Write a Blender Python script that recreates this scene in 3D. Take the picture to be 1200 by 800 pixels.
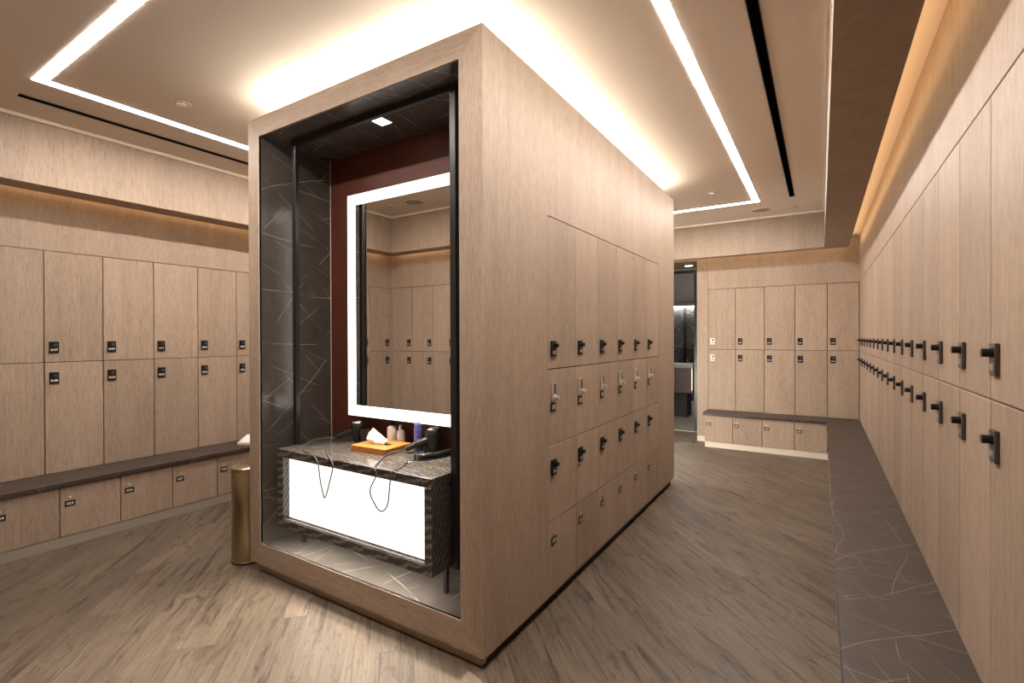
import bpy, bmesh, math, random
from mathutils import Vector, Matrix

random.seed(7)
sc = bpy.context.scene
COL = sc.collection
for o in list(bpy.data.objects):
    bpy.data.objects.remove(o)

# ------------------------------------------------------------------ camera
cam_d = bpy.data.cameras.new('camera')
cam_d.sensor_width = 36.0
cam_d.lens = 574.84 / 1200.0 * 36.0
cam_d.shift_y = -2.4 / 1200.0
cam_d.clip_start = 0.02
cam = bpy.data.objects.new('camera', cam_d)
COL.objects.link(cam)
YAW, PITCH, ROLL = math.radians(32.206), math.radians(-0.233), math.radians(-0.190)
_f = Vector((-math.sin(YAW), math.cos(YAW), 0)); _r = Vector((math.cos(YAW), math.sin(YAW), 0)); _u = Vector((0, 0, 1))
_f2 = _f * math.cos(PITCH) + _u * math.sin(PITCH); _u2 = _u * math.cos(PITCH) - _f * math.sin(PITCH)
_r2 = _r * math.cos(ROLL) + _u2 * math.sin(ROLL); _u3 = _u2 * math.cos(ROLL) - _r * math.sin(ROLL)
cam.matrix_world = Matrix(((_r2.x, _u3.x, -_f2.x, 0), (_r2.y, _u3.y, -_f2.y, 0), (_r2.z, _u3.z, -_f2.z, 1.45), (0, 0, 0, 1)))
sc.camera = cam

# ------------------------------------------------------------------ world, exposure, light levels
world = bpy.data.worlds.new('world'); sc.world = world
world.use_nodes = True
world.node_tree.nodes['Background'].inputs[0].default_value = (0.9, 0.8, 0.7, 1)
world.node_tree.nodes['Background'].inputs[1].default_value = 0.02
sc.view_settings.view_transform = 'Standard'
sc.view_settings.look = 'None'
sc.view_settings.gamma = 1.0
sc.view_settings.use_curve_mapping = False
sc.view_settings.exposure = 2.45
sc.cycles.use_denoising = True
sc.cycles.max_bounces = 10
sc.cycles.diffuse_bounces = 6
sc.cycles.glossy_bounces = 5
sc.cycles.caustics_reflective = False
sc.cycles.caustics_refractive = False
sc.cycles.sample_clamp_indirect = 8.0
STRIP = 18.5        # ceiling profile
ROOF = 12.5         # strip lying on the kiosk roof
AMBER = 2.0         # cove strips behind the bulkheads
PANEL = 0.30         # backlit vanity front
UNDER = 22.0         # strip under the vanity
RING = 0.6          # mirror border
DOWN = 1.5         # niche downlight
WET = 16.0           # strip over the stone panels beyond the doorway

# ------------------------------------------------------------------ mesh helpers
class MB:
    def __init__(s): s.v = []; s.f = []
    def box(s, x0, x1, y0, y1, z0, z1):
        n = len(s.v)
        s.v += [(x0,y0,z0),(x1,y0,z0),(x1,y1,z0),(x0,y1,z0),(x0,y0,z1),(x1,y0,z1),(x1,y1,z1),(x0,y1,z1)]
        s.f += [tuple(n+i for i in q) for q in ((0,3,2,1),(4,5,6,7),(0,1,5,4),(1,2,6,5),(2,3,7,6),(3,0,4,7))]
        return s
    def prism(s, poly, z0, z1):
        n = len(s.v); k = len(poly)
        s.v += [(p[0],p[1],z0) for p in poly] + [(p[0],p[1],z1) for p in poly]
        s.f.append(tuple(n+i for i in reversed(range(k)))); s.f.append(tuple(n+k+i for i in range(k)))
        for i in range(k):
            j = (i+1) % k
            s.f.append((n+i, n+j, n+k+j, n+k+i))
        return s
    def prism_y(s, poly, y0, y1):       # poly in (x, z), extruded along y
        n = len(s.v); k = len(poly)
        s.v += [(p[0],y0,p[1]) for p in poly] + [(p[0],y1,p[1]) for p in poly]
        s.f.append(tuple(n+i for i in range(k))); s.f.append(tuple(n+k+i for i in reversed(range(k))))
        for i in range(k):
            j = (i+1) % k
            s.f.append((n+j, n+i, n+k+i, n+k+j))
        return s
    def lathe(s, prof, seg=24, c=(0,0,0), cap0=True, cap1=True):   # prof: (r, z)
        n = len(s.v); m = len(prof)
        for r, z in prof:
            for i in range(seg):
                a = 2*math.pi*i/seg
                s.v.append((c[0]+r*math.cos(a), c[1]+r*math.sin(a), c[2]+z))
        for j in range(m-1):
            for i in range(seg):
                k = (i+1) % seg
                s.f.append((n+j*seg+i, n+j*seg+k, n+(j+1)*seg+k, n+(j+1)*seg+i))
        if cap0: s.f.append(tuple(n+i for i in reversed(range(seg))))
        if cap1: s.f.append(tuple(n+(m-1)*seg+i for i in range(seg)))
        return s
    def tube(s, pts, rad, seg=8):       # rad: number or list
        pts = [Vector(p) for p in pts]; n0 = len(s.v); m = len(pts)
        rads = rad if isinstance(rad, (list, tuple)) else [rad]*m
        up = Vector((0,0,1)); prev = None
        for i, p in enumerate(pts):
            t = (pts[min(i+1,m-1)] - pts[max(i-1,0)]).normalized()
            if prev is None:
                a = t.cross(up if abs(t.z) < .95 else Vector((1,0,0))).normalized()
            else:
                a = (prev - t*prev.dot(t)).normalized()
            prev = a; b = t.cross(a)
            for k in range(seg):
                w = 2*math.pi*k/seg
                s.v.append(tuple(p + (a*math.cos(w) + b*math.sin(w))*rads[i]))
        for i in range(m-1):
            for k in range(seg):
                l = (k+1) % seg
                s.f.append((n0+i*seg+k, n0+i*seg+l, n0+(i+1)*seg+l, n0+(i+1)*seg+k))
        s.f.append(tuple(n0+k for k in reversed(range(seg)))); s.f.append(tuple(n0+(m-1)*seg+k for k in range(seg)))
        return s
    def mesh(s, name, mat, bevel=0.0, smooth=False, segs=1):
        me = bpy.data.meshes.new(name)
        me.from_pydata(s.v, [], s.f)
        bm = bmesh.new(); bm.from_mesh(me)
        bmesh.ops.recalc_face_normals(bm, faces=bm.faces)
        if bevel:
            bmesh.ops.bevel(bm, geom=list(bm.edges), offset=bevel, segments=segs, affect='EDGES', profile=.5)
        if smooth:
            for f in bm.faces: f.smooth = True
            for e in bm.edges:
                if len(e.link_faces) == 2 and e.calc_face_angle(0) > math.radians(38): e.smooth = False
        bm.to_mesh(me); bm.free()
        me.materials.append(mat)
        return me

def link(name, me, parent=None, loc=(0,0,0), rotz=0.0):
    o = bpy.data.objects.new(name, me)
    COL.objects.link(o)
    o.location = loc; o.rotation_euler = (0, 0, rotz)
    if parent is not None: o.parent = parent
    return o
def build(name, mb, mat, parent=None, loc=(0,0,0), rotz=0.0, bevel=0.0, smooth=False, segs=1):
    return link(name, mb.mesh(name, mat, bevel, smooth, segs), parent, loc, rotz)
def box(name, mat, dims, parent=None, bevel=0.0, loc=(0,0,0), rotz=0.0):
    return build(name, MB().box(*dims), mat, parent, loc, rotz, bevel)
def tag(o, label, cat, group=None):
    o['label'] = label; o['category'] = cat
    if group: o['group'] = group
    return o
def struct(o, label=None):
    o['kind'] = 'structure'
    if label: o['label'] = label
    return o
def empty(name, loc=(0,0,0), rotz=0.0):
    return link(name, None, None, loc, rotz)
def smooth_path(pts, n=6):
    P = [Vector(p) for p in pts]; out = []
    for i in range(len(P)-1):
        a, b, c, d = P[max(i-1,0)], P[i], P[i+1], P[min(i+2,len(P)-1)]
        for k in range(n):
            t = k/n
            out.append(.5*((2*b)+(c-a)*t+(2*a-5*b+4*c-d)*t*t+(3*b-a-3*c+d)*t**3))
    out.append(P[-1]); return out

# ------------------------------------------------------------------ materials
def new_mat(name):
    m = bpy.data.materials.new(name); m.use_nodes = True
    nt = m.node_tree; b = nt.nodes['Principled BSDF']
    return m, nt, b
def N(nt, t, **kw):
    n = nt.nodes.new(t)
    for k, v in kw.items(): setattr(n, k, v)
    return n
def L(nt, a, b): nt.links.new(a, b)
def plain(name, col, rough=.5, metal=0.0, noise=.04, scale=30, spec=None, trans=0.0, ior=None):
    m, nt, b = new_mat(name)
    b.inputs['Roughness'].default_value = rough; b.inputs['Metallic'].default_value = metal
    if spec is not None: b.inputs['Specular IOR Level'].default_value = spec
    if trans: b.inputs['Transmission Weight'].default_value = trans
    if ior: b.inputs['IOR'].default_value = ior
    tc = N(nt, 'ShaderNodeTexCoord'); no = N(nt, 'ShaderNodeTexNoise'); no.inputs['Scale'].default_value = scale
    L(nt, tc.outputs['Object'], no.inputs['Vector'])
    mx = N(nt, 'ShaderNodeMix', data_type='RGBA')
    mx.inputs[6].default_value = (*[c*(1-noise) for c in col], 1); mx.inputs[7].default_value = (*[min(1, c*(1+noise)) for c in col], 1)
    L(nt, no.outputs['Fac'], mx.inputs[0]); L(nt, mx.outputs[2], b.inputs['Base Color'])
    return m
def emit(name, col, strength):
    m, nt, b = new_mat(name)
    nt.nodes.remove(b)
    e = N(nt, 'ShaderNodeEmission'); e.inputs[0].default_value = (*col, 1); e.inputs[1].default_value = strength
    L(nt, e.outputs[0], nt.nodes['Material Output'].inputs[0])
    return m
def obj_coords(nt, k=9.0):
    tc = N(nt, 'ShaderNodeTexCoord'); oi = N(nt, 'ShaderNodeObjectInfo')
    mu = N(nt, 'ShaderNodeMath', operation='MULTIPLY'); mu.inputs[1].default_value = k
    L(nt, oi.outputs['Random'], mu.inputs[0])
    cx = N(nt, 'ShaderNodeCombineXYZ')
    mu2 = N(nt, 'ShaderNodeMath', operation='MULTIPLY'); mu2.inputs[1].default_value = k*3.7
    L(nt, oi.outputs['Random'], mu2.inputs[0])
    L(nt, mu.outputs[0], cx.inputs[0]); L(nt, mu2.outputs[0], cx.inputs[1]); L(nt, mu.outputs[0], cx.inputs[2])
    ad = N(nt, 'ShaderNodeVectorMath', operation='ADD')
    L(nt, tc.outputs['Object'], ad.inputs[0]); L(nt, cx.outputs[0], ad.inputs[1])
    return ad.outputs[0], oi.outputs['Random']
def mapped(nt, vec, scale, rot=(0,0,0)):
    mp = N(nt, 'ShaderNodeMapping'); mp.inputs['Scale'].default_value = scale; mp.inputs['Rotation'].default_value = rot
    L(nt, vec, mp.inputs['Vector']); return mp.outputs[0]
def noise(nt, vec, scale, detail=4, rough=.55, dist=0.0):
    n = N(nt, 'ShaderNodeTexNoise'); n.inputs['Scale'].default_value = scale; n.inputs['Detail'].default_value = detail
    n.inputs['Roughness'].default_value = rough; n.inputs['Distortion'].default_value = dist
    L(nt, vec, n.inputs['Vector']); return n.outputs['Fac']
def ramp(nt, fac, stops):
    r = N(nt, 'ShaderNodeValToRGB'); e = r.color_ramp.elements
    while len(e) < len(stops): e.new(.5)
    for q, (p, c) in zip(e, stops):
        q.position = p; q.color = (*c, 1) if len(c) == 3 else c
    L(nt, fac, r.inputs[0]); return r.outputs[0]
def mixc(nt, fac, a, b, mode='MIX'):
    m = N(nt, 'ShaderNodeMix', data_type='RGBA', blend_type=mode)
    for sock, v in ((m.inputs[0], fac), (m.inputs[6], a), (m.inputs[7], b)):
        if isinstance(v, (int, float)): sock.default_value = v
        elif isinstance(v, tuple): sock.default_value = (*v, 1)
        else: L(nt, v, sock)
    return m.outputs[2]

def oak(name, axis, c_dark, c_mid, c_light, var=.10, rough=.52):
    """pale oak veneer; axis = direction of the grain"""
    m, nt, b = new_mat(name)
    vec, rnd = obj_coords(nt)
    sx = {'z': (1,1,.045), 'x': (.045,1,1), 'y': (1,.045,1)}[axis]
    sb = {'z': (1,1,.10), 'x': (.10,1,1), 'y': (1,.10,1)}[axis]
    fleck = noise(nt, mapped(nt, vec, {'z': (1,1,.30), 'x': (.30,1,1), 'y': (1,.30,1)}[axis]), 85, 3, .6, .8)
    fine = noise(nt, mapped(nt, vec, sx), 190, 3, .6)
    mid = noise(nt, mapped(nt, vec, sx), 42, 4, .6, .3)
    big = noise(nt, mapped(nt, vec, sb), 7, 3, .55, .9)
    pore = noise(nt, mapped(nt, vec, {'z': (1,1,.03), 'x': (.03,1,1), 'y': (1,.03,1)}[axis]), 420, 2, .5)
    c = ramp(nt, big, ((.30, c_dark), (.50, c_mid), (.70, c_light)))
    c = mixc(nt, .40, c, ramp(nt, mid, ((.28, c_dark), (.5, c_mid), (.74, c_light))))
    c = mixc(nt, .30, c, ramp(nt, fleck, ((.36, c_dark), (.5, c_mid), (.66, c_light))))
    c = mixc(nt, .28, c, ramp(nt, fine, ((.30, tuple(q*.80 for q in c_dark)), (.55, c_mid), (.8, tuple(min(1,q*1.08) for q in c_light)))))
    c = mixc(nt, .55, c, ramp(nt, pore, ((.36, (.55,.49,.43)), (.47, (1,1,1)))), 'MULTIPLY')
    tone = N(nt, 'ShaderNodeMapRange'); tone.inputs[3].default_value = 1-var; tone.inputs[4].default_value = 1+var*.5
    L(nt, rnd, tone.inputs[0])
    c = mixc(nt, 1.0, c, tone.outputs[0], 'MULTIPLY')
    L(nt, c, b.inputs['Base Color']); b.inputs['Roughness'].default_value = rough
    b.inputs['Specular IOR Level'].default_value = .32
    bp = N(nt, 'ShaderNodeBump'); bp.inputs['Strength'].default_value = .10; bp.inputs['Distance'].default_value = .002
    L(nt, fine, bp.inputs['Height']); L(nt, bp.outputs[0], b.inputs['Normal'])
    return m
OD, OM, OL = (.268,.199,.146), (.360,.275,.207), (.448,.351,.272)
oak_v = oak('oak_vertical', 'z', OD, OM, OL)
oak_x = oak('oak_along_x', 'x', OD, OM, OL)
oak_y = oak('oak_along_y', 'y', OD, OM, OL)

def plank_mat():
    m, nt, b = new_mat('floor_plank')
    vec, rnd = obj_coords(nt, 23.0)
    st = noise(nt, mapped(nt, vec, (.035,1,1)), 34, 6, .66, .35)
    fi = noise(nt, mapped(nt, vec, (.05,1,1)), 90, 3, .6)
    kn = noise(nt, mapped(nt, vec, (.36,1,1)), 11, 6, .70, .9)
    ck = noise(nt, mapped(nt, vec, (.05,1,1)), 30, 3, .6, 1.5)
    kn2 = noise(nt, mapped(nt, vec, (.085,1,1)), 21, 5, .7, .8)
    lo = noise(nt, mapped(nt, vec, (.35,1,1)), 3.2, 3, .5, .6)
    a, c2, d = (.072,.054,.039), (.122,.093,.067), (.182,.141,.103)
    c = ramp(nt, st, ((.30, a), (.50, c2), (.70, d)))
    c = mixc(nt, .35, c, ramp(nt, fi, ((.30, a), (.5, c2), (.72, d))))
    c = mixc(nt, .42, c, ramp(nt, lo, ((.34, a), (.52, c2), (.68, d))))
    c = mixc(nt, .95, c, ramp(nt, kn2, ((.29, (.17,.145,.13)), (.385, (.54,.50,.47)), (.475, (1,1,1)))), 'MULTIPLY')
    c = mixc(nt, .9, c, ramp(nt, kn, ((.26, (.14,.12,.11)), (.35, (.55,.51,.48)), (.45, (1,1,1)))), 'MULTIPLY')
    c = mixc(nt, .85, c, ramp(nt, ck, ((.485, (1,1,1)), (.5, (.40,.36,.33)), (.515, (1,1,1)))), 'MULTIPLY')
    tone = N(nt, 'ShaderNodeMapRange'); tone.inputs[3].default_value = .92; tone.inputs[4].default_value = 1.06
    L(nt, rnd, tone.inputs[0])
    c = mixc(nt, 1.0, c, tone.outputs[0], 'MULTIPLY')
    L(nt, c, b.inputs['Base Color']); b.inputs['Roughness'].default_value = .50
    b.inputs['Specular IOR Level'].default_value = .35
    bp = N(nt, 'ShaderNodeBump'); bp.inputs['Strength'].default_value = .18; bp.inputs['Distance'].default_value = .003
    L(nt, st, bp.inputs['Height']); L(nt, bp.outputs[0], b.inputs['Normal'])
    return m
plank_m = plank_mat()

def stone(name, base, light, vein, rough=.22, scale=1.0, density=.5):
    m, nt, b = new_mat(name)
    tc = N(nt, 'ShaderNodeTexCoord'); vec = tc.outputs['Object']
    warp = N(nt, 'ShaderNodeTexNoise'); warp.inputs['Scale'].default_value = 2.3*scale; warp.inputs['Detail'].default_value = 3
    L(nt, vec, warp.inputs['Vector'])
    wv = N(nt, 'ShaderNodeVectorMath', operation='SCALE'); wv.inputs['Scale'].default_value = .03/scale
    L(nt, warp.outputs['Color'], wv.inputs[0])   # slight waver of the veins
    ad = N(nt, 'ShaderNodeVectorMath', operation='ADD'); L(nt, vec, ad.inputs[0]); L(nt, wv.outputs[0], ad.inputs[1])
    cloud = noise(nt, vec, 5*scale, 6, .65)
    grain = noise(nt, vec, 60*scale, 4, .6)
    c = ramp(nt, cloud, ((.32, base), (.68, light)))
    c = mixc(nt, .25, c, ramp(nt, grain, ((.3, base), (.7, light))))
    for k, (freq, w_, rot, thr) in enumerate(((3.1, .0042, (.3,.5,.75), .50), (4.3, .0045, (.9,-.6,-.55), .51), (5.1, .0050, (-.5,1.0,1.9), .53), (7.3, .0060, (1.4,.3,2.6), .55), (5.9, .0048, (.2,-1.2,.2), .54))):
        mp = mapped(nt, ad.outputs[0], (1,1,1), rot)
        sep = N(nt, 'ShaderNodeSeparateXYZ'); L(nt, mp, sep.inputs[0])
        jit = noise(nt, mp, .9*scale, 1, .4)
        mj = N(nt, 'ShaderNodeMath', operation='MULTIPLY_ADD'); mj.inputs[1].default_value = .22; L(nt, jit, mj.inputs[0]); L(nt, sep.outputs[0], mj.inputs[2])
        mf = N(nt, 'ShaderNodeMath', operation='MULTIPLY'); mf.inputs[1].default_value = freq*scale; L(nt, mj.outputs[0], mf.inputs[0])
        fr = N(nt, 'ShaderNodeMath', operation='PINGPONG'); fr.inputs[1].default_value = .5; L(nt, mf.outputs[0], fr.inputs[0])
        edge = ramp(nt, fr.outputs[0], ((0, (1,1,1)), (w_, (.45,.45,.45)), (w_*2.2, (0,0,0))))
        msk = ramp(nt, noise(nt, mapped(nt, vec, (1,1,1), (k,2*k,.3)), 3.1*scale, 2, .5), ((thr-.10*density, (0,0,0)), (thr-.10*density+.10, (1,1,1))))
        e2 = mixc(nt, 1.0, edge, msk, 'MULTIPLY')
        c = mixc(nt, e2, c, vein)
    L(nt, c, b.inputs['Base Color']); b.inputs['Roughness'].default_value = rough
    return m
stone_niche = stone('grey_stone', (.070,.061,.052), (.115,.100,.085), (.42,.38,.33), .20)
stone_bench = stone('brown_stone', (.028,.020,.0155), (.050,.036,.029), (.26,.21,.175), .45, 1.5, .9)
stone_wet = stone('wet_room_stone', (.035,.035,.034), (.10,.10,.10), (.45,.45,.44), .25, .7, 1.0)

def striped():
    m, nt, b = new_mat('striped_marble')
    tc = N(nt, 'ShaderNodeTexCoord'); vec = tc.outputs['Object']
    mp = mapped(nt, vec, (1,1,1), (.50,.10,.12))
    w = N(nt, 'ShaderNodeTexWave', wave_type='BANDS', bands_direction='Y'); w.inputs['Scale'].default_value = 15
    w.inputs['Distortion'].default_value = 5.5; w.inputs['Detail'].default_value = 5; w.inputs['Detail Scale'].default_value = 1.3; w.inputs['Detail Roughness'].default_value = .7
    L(nt, mp, w.inputs['Vector'])
    n2 = noise(nt, mapped(nt, vec, (.10,1,1), (.50,.10,.12)), 60, 5, .65, 1.0)
    c = ramp(nt, w.outputs['Fac'], ((.05, (.012,.010,.009)), (.45, (.045,.038,.033)), (.80, (.095,.083,.072)), (.98, (.25,.225,.20))))
    c = mixc(nt, .5, c, ramp(nt, n2, ((.34, (.018,.015,.013)), (.55, (.080,.069,.060)), (.75, (.26,.235,.21)))))
    L(nt, c, b.inputs['Base Color']); b.inputs['Roughness'].default_value = .14
    return m
marble = striped()

paint = plain('ceiling_paint', (.70,.615,.53), .85, noise=.02, scale=3)
trim_white = plain('trim_white', (.88,.82,.74), .6, noise=.02)
skirting = plain('skirting_grey', (.30,.265,.22), .45, noise=.05)
skirt_pale = plain('skirting_pale', (.62,.56,.47), .45, noise=.03)
carcass_m = plain('locker_carcass', (.010,.007,.005), .9, spec=.1)
black_m = plain('black_metal', (.012,.011,.010), .32, 0.0, .05)
black_lock = plain('black_lock_plastic', (.006,.0055,.0055), .45, noise=.05, spec=.25)
bronze_lock = plain('bronze_lock_plate', (.070,.055,.045), .38, .3, noise=.06)
label_m = plain('pale_label', (.30,.275,.25), .6, noise=.12, scale=400)
digit_m = plain('digit_white', (.72,.68,.62), .6, noise=.02)
brass_m = plain('brass', (.44,.36,.235), .28, 1.0, .10, 6)
brass_small = plain('lock_brass', (.75,.58,.36), .28, 1.0, .04)
chrome = plain('chrome', (.78,.74,.69), .18, 1.0, .03)
silver = plain('silver_lock', (.66,.63,.59), .32, .55, .04)
white_plastic = plain('white_plastic', (.80,.77,.73), .4, noise=.02)
red_m = plain('red_leather', (.105,.026,.012), .55, noise=.10, scale=12)
slot_m = plain('slot_black', (.002,.002,.002), .9, spec=0.0)
plinth_black = plain('plinth_black', (.012,.010,.009), .7)
mirror_m = plain('mirror_glass', (.95,.95,.94), .005, 1.0, 0.0)
dryer_m = plain('dryer_black', (.022,.020,.019), .26, noise=.05)
cord_m = plain('cord_grey', (.07,.063,.056), .35)
tray_m = oak('tray_wood', 'x', (.34,.120,.022), (.42,.155,.030), (.50,.195,.042), .02, .45)
tissue_m = plain('tissue_paper', (.85,.83,.80), .9, noise=.02)
pump_m = plain('lotion_white', (.78,.72,.66), .35, noise=.02)
clear_m = plain('clear_plastic', (.92,.82,.74), .12, 0, .01, trans=.45, ior=1.35)
amber_m = plain('amber_liquid', (.75,.33,.14), .3, noise=.03)
blue_m = plain('blue_can', (.085,.080,.30), .3, noise=.05)
tile_m = plain('wet_floor', (.20,.19,.165), .4, noise=.15, scale=3)
dark_wood = oak('dark_walnut', 'z', (.020,.010,.007), (.035,.018,.012), (.06,.03,.02), .05, .35)
steel = plain('steel_edge', (.62,.57,.50), .45, 0.3)

WARM = (1.0, .905, .835)
led_ceiling = emit('led_ceiling', WARM, STRIP)
led_roof = emit('led_roof', (1.0,.89,.74), ROOF)
led_amber = emit('led_amber', (1.0,.64,.34), AMBER)
led_panel = emit('led_panel', (1.0,.93,.84), PANEL)
led_ring = emit('led_ring', (1.0,.93,.85), RING)
led_down = emit('led_down', (1.0,.90,.80), DOWN)
led_wet = emit('led_wet', (1.0,.95,.88), WET)
led_under = emit('led_under', (1.0,.92,.82), UNDER)
led_end = emit('led_end', (1.0,.92,.80), 7.0)
led_spot = emit('led_spot', (1.0,.9,.8), 6.0)

# ------------------------------------------------------------------ room dimensions (metres)
XW, XR, YF, YB = -4.82, 0.39, 7.169, -0.356      # wall faces: left, right, far, behind the camera
ZL, ZR, ZBN = 2.10, 1.2777, 0.452                # locker tops, row line, bench top
ZU, ZC, ZCOVE = 2.503, 2.95, 2.66                # bulkhead underside, ceiling, cove top
GAP = 0.0018
FL = dict(x0=-4.47, x1=0.085, y0=YB+.36, y1=6.86)
DOOR_X0, DOOR_X1, Y_THR = -2.72, -1.464, 7.83

# ------------------------------------------------------------------ floor of diagonal planks
floor = struct(box('floor', plain('floor_base', (.05,.035,.025), .8), (-5.45, 1.05, -.95, Y_THR, -.06, -.0045)), 'brown wood plank floor laid diagonally')
def clip(poly, ax, lim, keep_less):
    out = []
    for i in range(len(poly)):
        a, b = poly[i], poly[(i+1) % len(poly)]
        ia = (a[ax] <= lim) if keep_less else (a[ax] >= lim); ib = (b[ax] <= lim) if keep_less else (b[ax] >= lim)
        if ia: out.append(a)
        if ia != ib:
            t = (lim-a[ax])/(b[ax]-a[ax]); out.append(tuple(a[k]+(b[k]-a[k])*t for k in range(2)))
    return out
PW, PL = .19, 1.30
ca, sa = math.cos(math.radians(135)), math.sin(math.radians(135))
def w2(u, v): return (u*ca - v*sa - 2.2, u*sa + v*ca + 3.4)
g = .0005
full_me = None
def lay(rect, rows, cols):
    global full_me
    for i in range(-rows, rows):
        off = (i*.437 % 1.0)*PL
        for j in range(-cols, cols):
            u0, u1, v0, v1 = j*PL+off+g, (j+1)*PL+off-g, i*PW+g, (i+1)*PW-g
            poly = [w2(u0,v0), w2(u1,v0), w2(u1,v1), w2(u0,v1)]
            q = poly
            for ax, lim, kl in ((0,rect[0],False),(0,rect[1],True),(1,rect[2],False),(1,rect[3],True)):
                q = clip(q, ax, lim, kl)
                if len(q) < 3: break
            if len(q) < 3: continue
            area = abs(sum(q[k][0]*q[(k+1)%len(q)][1]-q[(k+1)%len(q)][0]*q[k][1] for k in range(len(q))))/2
            if area < .002: continue
            cu, cv = (u0+u1)/2, (v0+v1)/2; cx, cy = w2(cu, cv)
            loc = [((p[0]-cx)*ca+(p[1]-cy)*sa, -(p[0]-cx)*sa+(p[1]-cy)*ca) for p in q]
            whole = len(q) == 4 and area > PW*PL*.97
            if whole and full_me is not None: me = full_me
            else:
                me = MB().prism(loc, -.0045, 0).mesh('plank', plank_m)
                if whole: full_me = me
            link('plank', me, floor, (cx,cy,0), math.radians(135))
lay((FL['x0'], FL['x1'], -.15, FL['y1']), 26, 6)
lay((DOOR_X0, DOOR_X1, FL['y1']+.001, Y_THR-.02), 26, 6)
lay((DOOR_X1+.001, -1.31, FL['y1']+.001, YF-.001), 26, 6)

# ------------------------------------------------------------------ walls
struct(box('wall_left', oak_v, (XW-.03, XW, YB, YF, ZL+.003, ZCOVE)), 'oak panelled left wall above the lockers')
struct(box('wall_left_end', oak_v, (XW-.03, XW, 3.32, YF, ZBN+.001, ZL)), 'plain oak panelling on the left wall behind the block')
struct(box('wall_left_filler', oak_v, (XW-.03, XW, .366, .669, ZBN+.001, ZL)), 'plain oak filler panel between left wall lockers')
struct(box('wall_left_shell', carcass_m, (-5.45, -5.40, -.95, Y_THR, 0, 3.0)), 'dark back of the left locker wall')
struct(box('wall_right', oak_v, (XR, XR+.03, YB, YF, ZL+.003, ZCOVE)), 'oak panelled right wall above the lockers')
struct(box('wall_right_end', oak_v, (XR, XR+.03, 7.072, YF-.001, ZBN+.001, ZL)), 'narrow oak filler in the far right corner')
struct(box('wall_right_near', oak_v, (XR, XR+.03, YB, .418, ZBN+.001, ZL)), 'plain oak panelling on the right wall beside the viewer')
struct(box('wall_right_shell', carcass_m, (1.0, 1.05, -.95, Y_THR, 0, 3.0)), 'dark back of the right locker wall')
struct(box('wall_far', oak_v, (-1.317, XR, YF, YF+.03, ZL+.003, ZCOVE)), 'oak panelled far wall above the lockers')
struct(box('wall_far_jamb', oak_v, (DOOR_X1, -1.319, YF, YF+.60, 0, ZCOVE)), 'oak wall end between doorway and far lockers')
struct(box('wall_far_left', oak_v, (XW, DOOR_X0, YF, YF+.60, 0, ZCOVE)), 'oak panelled far wall left of the doorway')
struct(box('wall_far_header', oak_v, (DOOR_X0, DOOR_X1, YF+.001, YF+.03, ZU+.012, ZCOVE)), 'oak header over the doorway')
mb = MB(); mb.box(-1.317, 1.05, Y_THR-.05, Y_THR, 0, 3.0); mb.box(-5.45, XW, Y_THR-.05, Y_THR, 0, 3.0)
struct(build('wall_far_shell', mb, carcass_m), 'dark back of the far locker wall')
struct(box('wall_near', oak_v, (XW, XR, YB-.03, YB, ZL+.003, ZCOVE)), 'oak panelled wall behind the viewer above the lockers')
struct(box('wall_near_end', oak_v, (-1.994, XR, YB-.03, YB, 0, ZL)), 'plain oak panelling directly behind the viewer')
struct(box('wall_near_filler', oak_v, (-4.819, -4.797, YB-.03, YB, ZBN+.001, ZL)), 'narrow oak filler in the corner behind the viewer')
struct(box('wall_near_shell', carcass_m, (-5.45, 1.05, -.95, -.90, 0, 3.0)), 'dark back of the wall behind the viewer')

# ------------------------------------------------------------------ ceiling and bulkheads
BL, BLi, BR, BRi, BF, BFi, BN, BNi = -4.509, -4.729, .035, .277, 6.8825, 7.012, -.072, -.262
ceiling = struct(box('ceiling', paint, (BL, BR, BN, BF, ZC, ZC+.05)), 'smooth warm white ceiling')
coves = MB()
coves.box(XW-.03, BLi, BNi, BFi, ZCOVE, ZCOVE+.05); coves.box(BRi, XR+.03, BNi, BFi, ZCOVE, ZCOVE+.05)
coves.box(XW-.03, XR+.03, BFi, YF+.03, ZCOVE, ZCOVE+.05); coves.box(XW-.03, XR+.03, YB-.03, BNi, ZCOVE, ZCOVE+.05)
coves.box(-5.45, XW-.03, -.95, Y_THR, ZCOVE, ZCOVE+.05); coves.box(XR+.03, 1.05, -.95, Y_THR, ZCOVE, ZCOVE+.05)
build('cove_top', coves, paint, ceiling)
def bulkhead(n, dims, mat_, led, label):
    o = struct(box('trim_%d' % n, mat_, dims), label)
    build('led_strip', MB().box(*led), led_amber, o)
    return o
bulkhead(1, (BLi, BL, BN, BF, ZU, ZC+.04), oak_v, (BLi-.012, BLi-.001, YB+.12, YF-.12, 2.565, 2.585), 'oak bulkhead hanging in front of the left wall')
bulkhead(2, (BR, BRi, BN, BF, ZU, ZC+.04), oak_v, (BRi+.001, BRi+.012, YB+.12, YF-.12, 2.565, 2.585), 'oak bulkhead with dark underside along the right wall')
bulkhead(3, (BLi, BRi, BF, BFi, ZU, ZC+.04), oak_v, (BLi+.05, BRi-.02, BFi+.001, BFi+.012, 2.565, 2.585), 'oak bulkhead in front of the far wall')
bulkhead(4, (BLi, BRi, BNi, BN, ZU, ZC+.04), oak_v, (BLi+.05, BRi-.02, BNi-.012, BNi-.001, 2.565, 2.585), 'oak bulkhead behind the viewer')
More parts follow.
